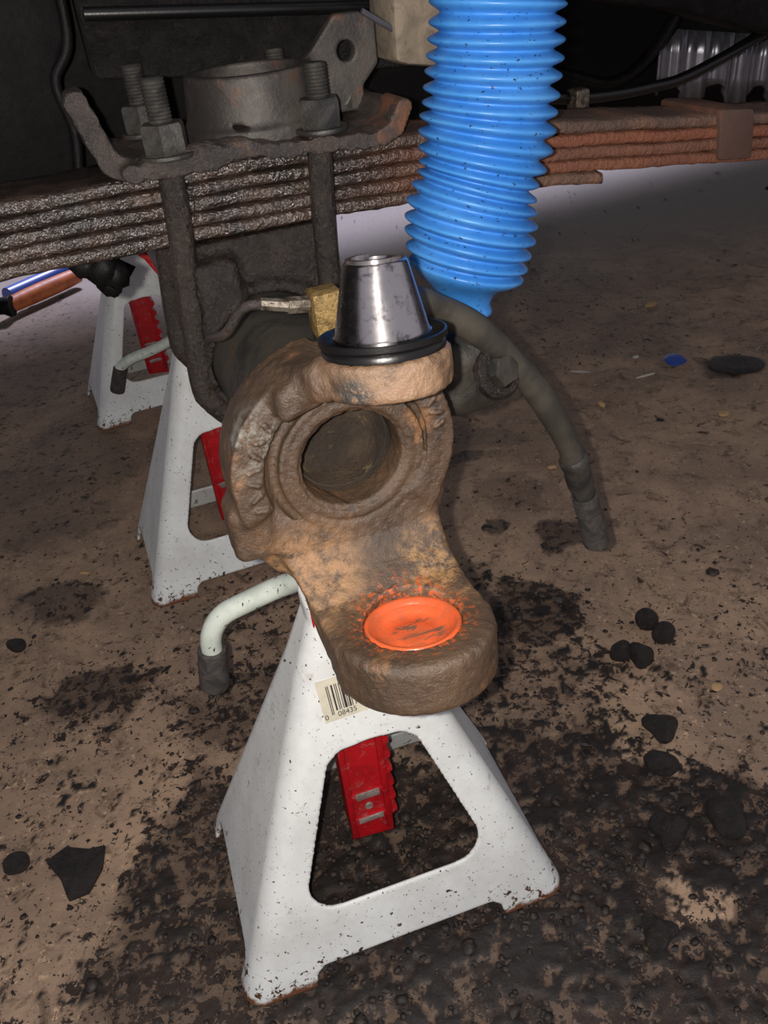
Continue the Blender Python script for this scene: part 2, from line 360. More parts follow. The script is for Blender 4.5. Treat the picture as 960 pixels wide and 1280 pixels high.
# ------------------------------------------------------------ floor
def dens(a, b, c, d, h, g):
    L = list(np.arange(b, c, h)); x, s = b, h
    while x > a: s = min(s * g, 0.25); x -= s; L.insert(0, x)
    x, s = c, h
    while x < d: s = min(s * g, 0.25); L.append(x); x += s
    return np.array(L)
FX = dens(-6, -0.46, 0.5, 6, 0.0022, 1.03); FY = dens(-1.5, 0.19, 0.95, 8, 0.0022, 1.02)
STAIN_SHADE = [(-0.256,0.494,0.052,0.027,.8),(-0.322,0.633,0.045,0.033,.7),(0.179,0.65,0.030,0.036,.95),(0.105,0.664,0.016,0.017,.9),(0.109,0.818,0.022,0.02,.8),
 (0.142,0.852,0.033,0.033,.55),(0.14,0.738,0.042,0.035,.55),(0.121,0.546,0.045,0.042,.75),(0.083,0.598,0.022,0.024,.5),(0.31,1.33,0.12,0.17,.55),(0.36,1.14,0.14,0.15,.5),
 (-0.159,0.321,0.05,0.09,.7),(-0.12,0.26,0.09,0.06,.75),(-0.398,0.866,0.11,0.16,.55),(-0.1,0.62,0.12,0.12,.45),(-0.141,0.47,0.05,0.05,.55),(-0.22,0.72,0.1,0.08,.4),(0.05,0.42,0.12,0.12,.5),  # largest oval on this line is shadow left of the middle stand, painted dark
 (-0.02,0.30,0.12,0.11,.95),(0.10,0.27,0.12,0.10,.95),(0.16,0.33,0.10,0.055,.85),(0.08,0.38,0.07,0.05,.75),(0.24,0.31,0.06,0.05,.8),(0.05,0.2,0.3,0.05,.9),(0.479,0.967,0.045,0.03,.8),(-0.5,1.3,0.3,0.25,.5),(0.12,0.47,0.06,0.04,.5)]
CLEAN = [(0.169,0.271,0.026,0.018,.8),(0.231,0.41,0.06,0.045,.6),(-0.27,0.40,0.09,0.085,.7),(0.27,0.52,0.09,0.10,.4),(-0.19,0.30,0.03,0.05,.0),(0.5,1.55,0.5,0.12,.3)]
def grime_shade(x, y):
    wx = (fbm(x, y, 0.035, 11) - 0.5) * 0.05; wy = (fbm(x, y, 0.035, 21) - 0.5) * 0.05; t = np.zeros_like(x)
    for cx, cy, rx, ry, s in STAIN_SHADE:
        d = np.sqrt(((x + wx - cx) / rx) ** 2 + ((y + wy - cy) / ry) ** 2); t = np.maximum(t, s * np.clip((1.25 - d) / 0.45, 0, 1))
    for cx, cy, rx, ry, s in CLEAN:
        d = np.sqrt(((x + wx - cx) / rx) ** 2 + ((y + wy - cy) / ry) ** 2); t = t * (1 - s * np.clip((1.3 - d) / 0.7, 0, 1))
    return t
def crumbs(x, y, g):
    n = fbm(x, y, 0.007, 31, 3) * 0.7 + fbm(x, y, 0.05, 41, 2) * 0.3
    near = np.clip((0.75 - y) / 0.35, 0, 1)
    th = 0.70 + 0.05 * (1 - near) - 0.17 * g * np.clip(near + 0.1, 0, 1) - 0.03 * near
    return np.clip((n - th) / 0.03, 0, 1)
GX, GY = np.meshgrid(FX, FY, indexing='ij')
G = grime_shade(GX, GY); K = crumbs(GX, GY, G)
H_ = 0.0012 * K * (0.5 + fbm(GX, GY, 0.004, 51, 2)) + 0.0018 * (fbm(GX, GY, 0.06, 61) - 0.5) + 0.0016 * G * np.clip((0.6 - GY) / 0.3, 0, 1) * (fbm(GX, GY, 0.009, 71, 3) - 0.4) - 0.0022
nx, ny = GX.shape
ii = np.arange(nx * ny).reshape(nx, ny)
FF = np.stack([ii[:-1, :-1], ii[1:, :-1], ii[1:, 1:], ii[:-1, 1:]], -1).reshape(-1, 4)
def floor_m():
    t = NT('oily_concrete')
    c = t.mix(t.ramp(t.noise(9, 7, 0.7, 0.3), 0.36, 0.66), (0.55, 0.465, 0.40), (0.70, 0.59, 0.495))
    c = t.mix(t.ramp(t.noise(45, 6, 0.75, 0.6), 0.50, 0.68), c, (0.40, 0.33, 0.275))
    c = t.mix(t.ramp(t.noise(170, 5, 0.7), 0.58, 0.68), c, (0.76, 0.65, 0.54))
    sy = t.n.new('ShaderNodeSeparateXYZ'); t.link(t.tc, sy.inputs[0])
    c = t.mix(t.ramp(sy.outputs[1], 1.2, 1.7), c, (0.55, 0.52, 0.50))
    fine = t.ramp(t.noise(330, 3, 0.6), 0.655, 0.685)
    c = t.mix(fine, c, (0.14, 0.11, 0.10))
    sx = t.ramp(sy.outputs[1], 0.75, 0.45)      # heavy splatter only round the stand
    gr = t.attr('grime_shade')
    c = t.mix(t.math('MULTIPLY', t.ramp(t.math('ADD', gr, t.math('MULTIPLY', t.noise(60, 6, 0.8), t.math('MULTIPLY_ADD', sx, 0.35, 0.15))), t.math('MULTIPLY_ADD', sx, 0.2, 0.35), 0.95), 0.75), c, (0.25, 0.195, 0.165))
    blot = t.ramp(t.math('ADD', t.math('ADD', t.noise(75, 5, 0.75, 0.3), t.math('MULTIPLY', gr, 0.15)), t.math('MULTIPLY', sx, 0.075)), 0.67, 0.70)
    c = t.mix(blot, c, (0.185, 0.14, 0.12))
    blot2 = t.ramp(t.math('ADD', t.noise(210, 3, 0.6, 0.4), t.math('MULTIPLY', sx, 0.06)), 0.685, 0.71)
    c = t.mix(blot2, c, (0.15, 0.115, 0.10))
    pale = t.math('MULTIPLY', t.ramp(t.noise(260, 4, 0.7), 0.60, 0.68), t.ramp(gr, 0.1, 0.6))
    c = t.mix(t.math('MULTIPLY', pale, 0.6), c, (0.33, 0.28, 0.25))
    c = t.mix(t.attr('crumb'), c, (0.11, 0.09, 0.085))
    t.bump(t.noise(260, 6, 0.75), 0.5, 0.0015); t.bump(t.noise(1100, 3), 0.3, 0.0005)
    return t.set(c, t.math('MULTIPLY_ADD', t.attr('grime_shade'), -0.25, 0.78), 0)
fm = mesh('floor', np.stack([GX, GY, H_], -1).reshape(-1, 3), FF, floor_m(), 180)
for nm, A in (('grime_shade', G), ('crumb', K)):
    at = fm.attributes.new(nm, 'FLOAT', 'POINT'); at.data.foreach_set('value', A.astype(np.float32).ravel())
fo = bpy.data.objects.new('floor', fm); COL.objects.link(fo); fo['kind'] = 'structure'

# ------------------------------------------------------------ jack stands
def stand_sdf(x, y, z):
    a = np.maximum(103 * (1 - z / 269), 18.6); b = np.maximum(70.8 * (1 - z / 269), 13.6); r = np.minimum(13, b * 0.6)
    qx, qy = np.abs(x) - a + r, np.abs(y) - b + r
    d = (ln(np.maximum(qx, 0), np.maximum(qy, 0)) + np.minimum(np.maximum(qx, qy), 0) - r) * 0.93
    d = np.abs(d + 1.3) - 1.3
    win = poly2(np.abs(x), z, [(-1, 66), (35, 66), (12, 131), (-1, 132)]) - 16; win = np.where(y > 0, poly2(np.abs(x), z, [(-1, 50), (42, 50), (22, 148), (9, 170), (-1, 171)]) - 13, win)
    d = smx(d, -win, 0.8)
    arch = poly2(np.abs(x), z, [(-1, -40), (56, -40), (50, 4), (-1, 4)]) - 9; arch2 = poly2(np.abs(y), z, [(-1, -40), (44, -40), (40, 12), (-1, 12)]) - 8
    d = smx(d, -np.where(np.abs(y) > b - 12, arch, 99.0), 0.8); d = smx(d, -np.where(np.abs(x) > a - 12, arch2, 99.0), 0.8)
    return np.maximum(np.maximum(d, z - 231), -z)
SB = nets(stand_sdf, (-106, -74, -2), (106, 74, 236), 1.3)
SBM = mesh('body', SB[0], SB[1], MT['white'], 180)
def saddle_sdf(x, y, z):
    r = ln(x, z - 39.5); d = np.maximum(np.abs(r - 37.2) - 2.6, z - 26); d = np.maximum(d, np.abs(y) - 14)
    g = poly2(np.abs(x), z, [(-1, -14), (14, -14), (31, 20), (26, 16), (8, 2), (-1, 1)]) - 1; d = sm(d, np.maximum(g, np.abs(y) - 3.5), 2.0)
    return d
SADV = nets(saddle_sdf, (-44, -17, -18), (44, 17, 30), 1.1)
def column_parts():
    tooth = []
    z = 48
    prof = [(-0.0157, 0.036), (0.0105, 0.033)]
    k = 0
    while z < 228:
        prof += [(0.0105, z / 1000), (0.0145, (z + 2.5) / 1000), (0.0145, (z + 6.5) / 1000), (0.0105, (z + 9.5) / 1000)]; z += 13
    prof += [(0.0105, 0.276), (-0.0157, 0.276)]
    main = prism(prof, -0.010, 0.011, 0.0)
    rim = merge(box((-0.0145, -0.0105, 0.156), (0.004, 0.003, 0.236), 0.0006), box((0.0085, -0.0105, 0.156), (0.004, 0.003, 0.236), 0.0006), box((-0.003, -0.0105, 0.054), (0.020, 0.003, 0.005), 0.0006), box((-0.003, -0.0105, 0.077), (0.020, 0.003, 0.006), 0.0006))
    worn = merge(box((-0.003, -0.0122, 0.0545), (0.016, 0.0012, 0.0045), 0.0005), box((-0.003, -0.0122, 0.0775), (0.015, 0.0012, 0.006), 0.0005), revolve([(0.0001, 0.001), (0.0025, 0.001), (0.0028, 0)], (-0.003, -0.0102, 0.0645), (0, -1, 0), 12))
    return main, rim, worn
CP = [mesh('ratchet_column', *CP_, m, 40) for CP_, m in zip(column_parts(), (MT['red'], MT['red'], MT['worn']))]
SADM = mesh('saddle', SADV[0], SADV[1], MT['red'], 180)
def link(name, me, parent, loc=None, rz=0, label=None):
    o = bpy.data.objects.new(name, me); COL.objects.link(o); o.parent = parent
    if loc: o.location = loc
    o.rotation_euler.z = rz
    if label: o['label'] = label
    return o
def stand(xy, yaw, label, hpath, grip_n, turn=0.05):
    t = thing('jack_stand', (xy[0], xy[1], 0), label, 'jack stand', 'white jack stands under the axle', (0, 0, R(yaw)))
    link('body', SBM, t); c = link('ratchet_column', CP[0], t, label='red toothed column'); link('rim', CP[1], c); link('worn_mark', CP[2], c, label='bare metal wear marks')
    link('saddle', SADM, t, (0, 0, 0.2925), turn, 'red cradle')
    P = smoothpath(hpath, 8); h = put('handle', tube(P, 0.0064, 18), MT['handle'], t)
    q, p = P[-1], P[-grip_n]; d = (q - p) / np.linalg.norm(q - p); L = np.linalg.norm(q - p)
    put('rubber_grip', revolve([(0.0068, 0), (0.0086, 0.001), (0.0092, L * 0.5), (0.0094, L + 0.002), (0.0088, L + 0.0045), (0.007, L + 0.0055), (0.0062, L + 0.0035), (0.0001, L + 0.003)], p, d, 24), MT['grip'], h, label='grey black rubber grip')
    # rivet that the handle swings on
    put('pivot_bolt', revolve([(0.006, -0.002), (0.006, 0.003), (0.004, 0.0045), (0.0001, 0.005)], (-0.006, -0.0142, 0.211), (0, -1, 0), 16), MT['bolt'], t)
    return t
def handle_m():
    t = NT('pale_green_white_paint')
    c = t.mix(t.ramp(t.noise(60, 4), 0.35, 0.65), (0.85, 0.89, 0.85), (0.76, 0.80, 0.76))
    c = t.mix(t.ramp(t.noise(230, 3, 0.6, 0.4), 0.65, 0.67), c, (0.15, 0.13, 0.12)); c = t.mix(t.ramp(t.noise(90, 4, 0.7), 0.66, 0.68), c, (0.42, 0.36, 0.32))
    return t.set(c, 0.35, 0)
MT['handle'] = handle_m()
def tolocal(p, xy, yaw):
    c, s = math.cos(R(yaw)), math.sin(R(yaw)); dx, dy = p[0] - xy[0], p[1] - xy[1]; return (c*dx + s*dy, -s*dx + c*dy, p[2])
A1, A2, A3 = ((-0.0288, 0.3265), 14.64), ((-0.149, 0.699), 17.6), ((-0.287, 1.075), 20.0)
S1 = stand(*A1, 'nearest white jack stand, under the rusty axle end, with a barcode label',
    [tolocal(p, *A1) for p in [(-0.022,0.325,0.219),(-0.040,0.352,0.217),(-0.062,0.37,0.2000),(-0.084,0.371,0.1905),(-0.101,0.371,0.182),(-0.1105,0.371,0.168),(-0.1135,0.371,0.150),(-0.1165,0.371,0.1305)]], 12)
S2 = stand(*A2, 'middle white jack stand, partly hidden behind the left of the rusty axle end',
    [(0.002,-0.016,0.214),(0.03,-0.03,0.205),(0.06,-0.045,0.18),(0.085,-0.05,0.15),(0.09,-0.05,0.11)], 10)
S3 = stand(*A3, 'farthest white jack stand, seen at upper left below the leaf spring',
    [tolocal(p, *A3) for p in [(-0.20,0.985,0.135),(-0.235,0.985,0.113),(-0.268,0.985,0.100),(-0.295,0.985,0.092),(-0.313,0.985,0.080),(-0.322,0.985,0.055)]], 10)
# barcode label on the front face of the nearest stand
def face_pt(x, z, off=0.0006):      # a point on the sloping front face, stand frame
    n = np.array([0, -0.9671, 0.2545]); return np.array([x, -0.0708 * (1 - z / 0.269), z]) + n * off
LA = R(-13)
def lab(u, v, off): c, s = math.cos(LA), math.sin(LA); return face_pt(-0.0185 + c*u - s*v, 0.1690 + s*u + c*v, off)
LA = R(2)
def quad(u0, v0, u1, v1, off): return [lab(u0, v0, off), lab(u1, v0, off), lab(u1, v1, off), lab(u0, v1, off)], [[0, 1, 2, 3]]
def slab(u0, v0, u1, v1, o0, o1):
    a = quad(u0, v0, u1, v1, o0)[0]; b = quad(u0, v0, u1, v1, o1)[0]
    return a + b, [[4,5,6,7],[0,1,5,4],[1,2,6,5],[2,3,7,6],[3,0,4,7]]
ls = put('barcode_label', slab(-0.003, -0.003, 0.036, 0.021, 0.0, 0.0007), MT['paper'], S1, None, 'cream paper barcode label')
bars, u, pat = [], 0.0015, [1,1,1,3,2,2,1,1,1,2,1,1,3,1,1,1,2,1,1,3,1,2,1,1,1,3,1,1,2,1,1,2,2,1,1,1,3,1,1,1,2,2,1,1]
for i, wd in enumerate(pat):
    L = wd * 0.00045
    if i % 2 == 0: bars.append(slab(u, (0.0005 if i < 3 else 0.0024), u + L, 0.0175, 0.0007, 0.00085))
    u += L
put('printed_bars', merge(*bars), MT['ink'], ls, None)
def text(s, size):
    cu = bpy.data.curves.new('t', 'FONT'); cu.body = s; cu.size = size; o = bpy.data.objects.new('t', cu); COL.objects.link(o)
    dg = bpy.context.evaluated_depsgraph_get(); me = o.evaluated_get(dg).to_mesh()
    V = np.array([v.co[:] for v in me.vertices]); F = [list(p.vertices) for p in me.polygons]; o.evaluated_get(dg).to_mesh_clear(); bpy.data.objects.remove(o); return V, F
tv = [xf(text(s, 0.0042), lambda x, y, z, u=u: lab(u + x, -0.0012 + y, 0.00095)) for s, u in (('0', -0.0026), ('08435', 0.0045), ('12', 0.0190))]
put('printed_digits', merge(*tv), MT['ink'], ls, None)

# ------------------------------------------------------------ axle frame: u along the spring, v inboard along the axle, w up
PHI = R(18); OC = np.array([-0.0115, 0.297, 0.328])
SV = np.array([math.cos(PHI), math.sin(PHI), 0]); VV = np.array([-math.sin(PHI), math.cos(PHI), 0])
def W_(u, v, w): return OC + SV * u + VV * v + np.array([0, 0, w])
def athing(name, label, cat, group=None, at=(0, 0, 0)):
    return thing(name, W_(*at), label, cat, group, (0, 0, PHI))
def sh(VF, at): return mv(VF, (-at[0], -at[1], -at[2]))
K0 = np.array([4.0, -46.5, -60.0]); K1 = np.array([10.0, -27.0, 55.0]); KD = (K1 - K0) / np.linalg.norm(K1 - K0)
axle = athing('front_axle', 'rusty solid front axle with open cast yoke end resting on the nearest jack stand', 'axle')
def yoke_sdf(u, v, w):
    # web plate
    web = np.minimum(ln(u + 3, w + 2) - 45, poly2(u, w, [(-46, -2), (41, -2), (40, -34), (34, -46), (-38, -50), (-46, -38)]) - 2)
    d = smx(web, np.abs(v - 7) - 8, 3)
    r = ln(u + 3, w + 2); ang = np.degrees(np.arctan2(w + 2, u + 3))
    fl1 = np.maximum(np.abs(r - 42) - 5.0, np.abs(v - 2) - 10); am = np.abs(np.mod(ang - 148 + 180, 360) - 180) - 50; fl1 = smx(fl1, am * 0.7, 3) - 1.5
    fl2 = np.maximum(np.abs(r - 42) - 4.5, np.abs(v - 3) - 8); am = np.abs(ang - 8) - 48; fl2 = smx(fl2, am * 0.7, 3) - 1.5
    lug = ln(np.maximum(np.abs(u + 47) - 4, 0), np.maximum(np.abs(w + 25) - 9, 0), np.maximum(np.abs(v - 3) - 5, 0)) - 4.5
    d = sm(sm(d, fl1, 5), sm(fl2, lug, 2), 5)
    # lower arm curving out to the lower boss
    t = np.clip((-w - 20) / 45, 0, 1)
    arm = smx(chain(v, w, [(7, -28), (4, -46), (-5, -60), (-20, -69.5), (-46, -73)]) - 10.5, np.abs(u + 4 - 7.5 * t) - (38 - 5 * t), 4)
    # bosses on the kingpin axis
    def boss(c, t0, t1, rad, k):
        x, y, z = u - c[0], v - c[1], w - c[2]; tt = x * KD[0] + y * KD[1] + z * KD[2]; rr = ln(x - tt * KD[0], y - tt * KD[1], z - tt * KD[2])
        return smx(rr - rad, np.maximum(t0 - tt, tt - t1), k), rr, tt
    b1, r1_, t1_ = boss(K0 + np.array([0.3, 0, 0]), -24, 0, 34, 5); _, r1, t1 = boss(K0, -24, 0, 35, 5); b2, r2, t2 = boss(K1, -17, -3, 24, 3)
    up = smx(chain(v, w, [(6, 24), (0, 36), (-24, 44)]) - 7.0, np.abs(u - 4) - (30 - 0.25 * np.abs(v)), 5)
    rib = ln(np.maximum(np.abs(u + 21) - 5, 0), np.maximum(np.abs(v + 8) - 9, 0), np.maximum(np.abs(w - 37 - 0.3 * (u + 21)) - 3, 0)) - 4
    d = sm(sm(d, arm, 7), sm(b1, arm, 3), 3); d = sm(d, sm(sm(up, rib, 5), b2, 5), 4)
    # raised machined ring, groove, bore
    rb = ln(u, w + 4)
    ring = smx(np.abs(rb - 26.5) - 5.2, np.abs(v + 1.8) - 3.2, 1.0); d = sm(d, ring, 1.5)
    d = smx(d, -(ln(rb - 33.6, v + 1.6) - 2.3), 0.8); d = smx(d, -(ln(rb - 28.2, v + 5.3) - 0.9), 0.5); d = smx(d, -(np.maximum(rb - 21.6, -60 + 0 * v)), 1.5)
    d = smx(d, -(np.maximum(rb - 23, -1.5 - v - 3.2 + 0.0) if False else np.maximum(rb - 23.6, v + 3.4)), 0.8)
    # bearing seat and cast letters
    d = smx(d, -np.maximum(r1 - 20.5, -8.0 - t1), 1.0)
    for k, a_ in enumerate(list(range(140, 198, 9)) + [8, 16, 24, 33]):
        R_ = 40 if k < 7 else 41.5; cx, cz = -3 + R_ * math.cos(R(a_)), -2 + R_ * math.sin(R(a_)); q = 1 if k % 2 else -1
        ca, sa = math.cos(R(a_ + 25 * q)), math.sin(R(a_ + 25 * q)); lx = (u - cx) * ca + (w - cz) * sa; lz = -(u - cx) * sa + (w - cz) * ca
        d = sm(d, ln(np.maximum(np.abs(lx) - 2.0, 0), lz, v + (10.3 if k < 7 else 7.3)) - 1.1, 0.7)
    return d + 0.25 * np.sin(u * 0.9 + 2 * np.sin(w * 0.31)) * np.sin(v * 0.8) * np.sin(w * 0.7 + 1.3)
YV = nets(yoke_sdf, (-62, -84, -96), (52, 20, 62), 0.95)
yoke = put('yoke', YV, MT['yoke'], axle, 180, 'rusty brown cast yoke')
mm = lambda a: np.array(a) / 1000
# orange bearing seat, with its raised race
put('bearing_seat', revolve([(.0203,-.0070),(.0203,-.0008),(.0196,-.0002),(.0182,-.0006),(.0172,-.0024),(.0166,-.0030),(.0158,-.0032),(.0146,-.0052),(.0130,-.0060),(.0095,-.0064),(.0088,-.0060),(.004,-.0062),(.0001,-.0063)], mm(K0), KD, 56), MT['orange'], axle, 180, 'bright orange bearing seat')
# kingpin cone with hex socket, rubber lip ring
kp = mm(K1); KZ = (0, 0, 0)
kpo = put('kingpin', revolve([(.0170,-.003),(.0176,.0005),(.0176,.0028),(.0168,.0034),(.0113,.0266),(.0105,.0274),(.0088,.0274),(.0080,.0258),(.0072,.0253)], KZ, (0, 0, 1), 64), MT['steel'], axle, 50, 'shiny machined steel cone')
kpo.location = kp; kpo.rotation_mode = 'QUATERNION'; kpo.rotation_quaternion = Vector(KD).to_track_quat('Z', 'Y')
hx = []
for (r_, h_) in ((.0074,.0254),(.0074,.0200),(.0001,.0200)):
    hx.append([(r_ * math.cos(k * math.pi / 3 + 0.3), r_ * math.sin(k * math.pi / 3 + 0.3), h_) for k in range(6)])
a_, b_, d_ = frame(KD)
HV = np.array([p for row in hx for p in row]); HF = [[i*6+k, i*6+(k+1)%6, (i+1)*6+(k+1)%6, (i+1)*6+k] for i in range(2) for k in range(6)]
put('hex_socket', (HV, HF), MT['steel'], kpo, None)
put('notched_rim', revolve([(.0100,.0270),(.0100,.0286),(.0078,.0286),(.0076,.0266)], KZ, (0, 0, 1), 30, 0.2, 4.4), MT['steel'], kpo, 40)
put('seal_ring', revolve([(.0172,-.0030),(.0172,-.0006),(.0178,.0002),(.0205,.0016),(.0222,.0030),(.0229,.0028),(.0229,.0008),(.0216,-.0004),(.0222,-.0012),(.0222,-.0030),(.0172,-.0031)], kp, KD, 64), MT['rubber'], axle, 40, 'black rubber lip seal')
# axle tube, bore lining and the dirt plug deep inside it
put('axle_tube', revolve([(.0206,.012),(.033,.012),(.0345,.016),(.0345,.030),(.033,.034)] + [(.033, .034 + .02 * k) for k in range(1, 45)] + [(.0001, .94)], (0, 0, -.004), (0, 1, 0), 64), MT['tube'], axle, 40, 'grimy dark steel axle tube')
put('bore_dirt', revolve([(.0211,.008),(.0210,.012),(.0208,.022),(.0190,.028),(.012,.030),(.0001,.031)], (0, 0, -.004), (0, 1, 0), 48), MT['bore_dirt'], axle, 180, 'dirt packed inside the bore')
# cast spring seat clamped over the tube
def seat_sdf(u, v, w):
    r = ln(u, w + 4); ring = smx(r - 38.5, np.abs(v - 162) - 44, 4)
    blk = smx(np.abs(u - 2) - (33 + 0.05 * np.abs(w)), np.maximum(np.abs(w - 35) - 21, np.abs(v - 162) - 36), 4)
    web = ln(np.maximum(np.abs(u + 22) - 6, 0), np.maximum(np.abs(v - 132) - 16, 0), np.maximum(np.abs(w - 20) - 26, 0)) - 5
    d = sm(sm(ring, blk, 9), web, 8); d = np.maximum(d, -(r - 33.5)); return d + 0.5 * np.sin(u * 0.45 + 1) * np.sin(v * 0.5) * np.sin(w * 0.4)
put('spring_seat', nets(seat_sdf, (-46, 110, -46), (46, 212, 60), 1.7), MT['grease'], axle, 180, 'grease-caked cast spring seat')

# brass brake-line junction and its steel line
bt = athing('brake_line_junction', 'dirty brass brake line junction just left of the shiny steel cone', 'fitting', None, (.005, .03, .032))
put('brass_block', sh(box((.0065, .030, .0475), (.0125, .012, .019), .0012), (.005, .03, .032)), MT['brass'], bt, 40)
put('mounting_tab', sh(box((.006, .032, .0345), (.010, .010, .009), .001), (.005, .03, .032)), MT['bolt'], bt, 40)
lv = sh(tube(smoothpath([(.001,.030,.052),(-.010,.030,.054),(-.019,.031,.056),(-.026,.036,.054),(-.033,.05,.040),(-.036,.08,.028)], 5), 0.0021, 12), (.005, .03, .032))
put('steel_line', lv, MT['plate'], bt, 40)
put('flare_nut', sh(tube([(-.0005,.030,.0522),(-.009,.030,.0535),(-.009,.030,.0535),(-.0195,.0310,.0562)], [.0036,.0036,.0028,.0026], 8), (.005, .03, .032)), MT['fitting'], bt, None, 'bright worn flare nut')

# ------------------------------------------------------------ leaf spring
LS0 = (0, .155, .05)
ls_ = athing('leaf_spring', 'long black and rust-orange leaf spring pack lying across the axle', 'leaf spring', None, LS0)
def wtop(u):
    return float(np.interp(u, [-.6, -.3, -.11, 0, .09, .168, .308, .45, .7], [.078, .088, .0905, .0905, .0885, .0825, .0665, .050, .02]))
def leaf(k, u0, u1, th, hv):
    n = max(12, int((u1 - u0) / .004)); V, F = [], []; off = 0.0068 * k
    sec = [(-1,-1),(-1,-.5),(-1,.5),(-1,1),(-.6,1),(0,1),(.6,1),(1,1),(1,.5),(1,-.5),(1,-1),(.6,-1),(0,-1),(-.6,-1)]
    rnd = {(-1,-1):(-.965,-.88),(-1,1):(-.965,.88),(1,1):(.965,.88),(1,-1):(.965,-.88)}
    for i in range(n + 1):
        u = u0 + (u1 - u0) * i / n; wc = wtop(u) - off - th / 2 + 0.0003 * math.sin(u * 90 + k)
        for (a, b) in sec:
            a, b = rnd.get((a, b), (a, b)); V.append((u - LS0[0], .1555 - LS0[1] + a * hv + rng.normal() * .00025, wc - LS0[2] + b * th / 2 + rng.normal() * .0002))
    m = len(sec)
    for i in range(n):
        for q in range(m): F.append([i*m+q, (i+1)*m+q, (i+1)*m+(q+1)%m, i*m+(q+1)%m])
    F.append(list(range(m))); F.append([n*m+q for q in range(m)][::-1]); return np.array(V), F
for k, (u0, u1) in enumerate([(-.55, .62), (-.5, .55), (-.45, .46), (-.40, .207 if 0 else .34), (-.34, .206)]):
    o = put('leaf', leaf(k, u0, u1, .0065, .0255 - .0004 * (k == 0)), MT['leaf'], ls_, 180)
    at = o.data.attributes.new('orange', 'FLOAT', 'POINT'); at.data.foreach_set('value', [{0: 0, 1: .8, 2: .45, 3: .65, 4: .0}[k] * 0.8] * len(o.data.vertices))
    if k == 1: o['label'] = 'orange-rusted leaf'
# wrap clip near the right end and the grease lump under the left
cl = box((.296 - LS0[0], .1555 - LS0[1], .0570 - LS0[2]), (.026, .056, .029), .003)
put('rebound_clip', xf(cl, lambda x, y, z: (x + (z * -.12), y, z - (x - .296) * .12)), MT['leaf_rust'], ls_, 40, 'rusty clip wrapped round the leaves')
lump = []
for p, r_ in (((-.072,.139,.052),.009),((-.067,.138,.048),.008),((-.080,.14,.055),.007),((-.070,.139,.043),.006)):
    V, F = revolve([(.0001,-1),(.6,-.8),(.95,-.3),(1,.1),(.8,.6),(.4,.92),(.0001,1)], (0,0,0), (0,0,1), 14); V = V * r_ * (1 + .12 * rng.normal(size=V.shape)); lump.append((V + np.array(p) - np.array(LS0), F))
put('grease_lump', merge(*lump), MT['dark'], ls_, 180)

# ------------------------------------------------------------ U-bolts
def thread(P0, P1, r, pitch=.0015):
    n = int(np.linalg.norm(np.array(P1) - np.array(P0)) / pitch * 2); Ps = [np.array(P0) + (np.array(P1) - np.array(P0)) * i / n for i in range(n + 1)]
    rr = [r * (1 if i % 2 else .90) for i in range(n + 1)]; rr[-1] = r * .8; return tube(Ps, rr, 18)
def hexnut(c, r, h):
    V, F = [], []
    for z, q in ((0, .96), (.1, 1), (.88, 1), (1, .93)):
        for k in range(6): V.append((c[0] + r*q*math.cos(k*math.pi/3+.25), c[1] + r*q*math.sin(k*math.pi/3+.25), c[2] + z*h))
    for i in range(3):
        for k in range(6): F.append([i*6+k, i*6+(k+1)%6, (i+1)*6+(k+1)%6, (i+1)*6+k])
    F += [list(range(6))[::-1], [18+k for k in range(6)]]; return np.array(V), F
def ubolt(v, tops, label, nuts=(1, 1)):
    at = (0, v, -.042); t = athing('u_bolt', label, 'u-bolt', 'U-bolts clamping the leaf spring', at)
    P = [(-.0315, v, .100), (-.034, v, .06), (-.0385, v, .01)] + [(.0415 * math.cos(R(a)) * (1 if a < 270 else .95), v, -.004 + .0415 * math.sin(R(a))) for a in range(195, 345, 12)] + [(.036, v, .01), (.0375, v, .06), (.0405, v, .100)]
    put('rod', sh(tube(smoothpath(P, 3), .0062, 16, jitter=.02), at), MT['grease'], t, 180)
    for (x, z1, lean) in ((-.031, tops[0], .0), (.042, tops[1], .0)):
        put('threaded_end', sh(thread((x, v, .098), (x + lean, v, z1), .0054), at), MT['bolt'], t, 40)
        n = put('nut', sh(hexnut((x, v, .1005), .0103, .0125), at), MT['bolt'], t, 30)
        put('washer', sh(revolve([(.0055,.0),(.0122,.0),(.0125,.0008),(.0122,.002),(.0055,.002)], (x, v, .0985), (0,0,1), 28), at), MT['bolt'], n, 30)
    return t
ubolt(.1215, (.131, .1275), 'outboard U-bolt, its two front legs running down over the spring')
ubolt(.190, (.131, .129), 'inboard U-bolt, only its threaded ends showing behind the front nuts')

# ------------------------------------------------------------ spring plate with its turned-up ends
PL = (0, .155, .09)
plt = athing('spring_plate', 'greasy brown steel plate on top of the spring, ends curled up', 'plate', None, PL)
def plate_sdf(u, v, w):
    bumpc = 3.5 * np.exp(-((u - 3) / 11) ** 2)
    d = chain(u, w - bumpc, [(-50, 95), (44, 93.5), (66, 91.5), (76, 95), (81, 103)]) - 3.4
    d = np.maximum(d, np.abs(v - 156) - 42)
    tong = np.maximum(chain(u, w, [(-48, 95), (-56, 99), (-60, 110), (-64, 124)]) - 5.0, np.abs(v - 141) - (11 + 0.15 * (126 - w)))
    d = sm(d, tong, 4); r = ln(np.maximum(np.abs(u + 20) - 18, 0), v - 120, w - 98) - 5
    return sm(d, r, 5) + 0.5 * np.sin(u * 0.35) * np.sin(v * 0.3 + 1) + 0.3 * np.sin(u * 0.9 + w)
put('plate', sh(nets(plate_sdf, (-76, 108, 84), (90, 204, 134), 1.3), PL), MT['plate'], plt, 180)
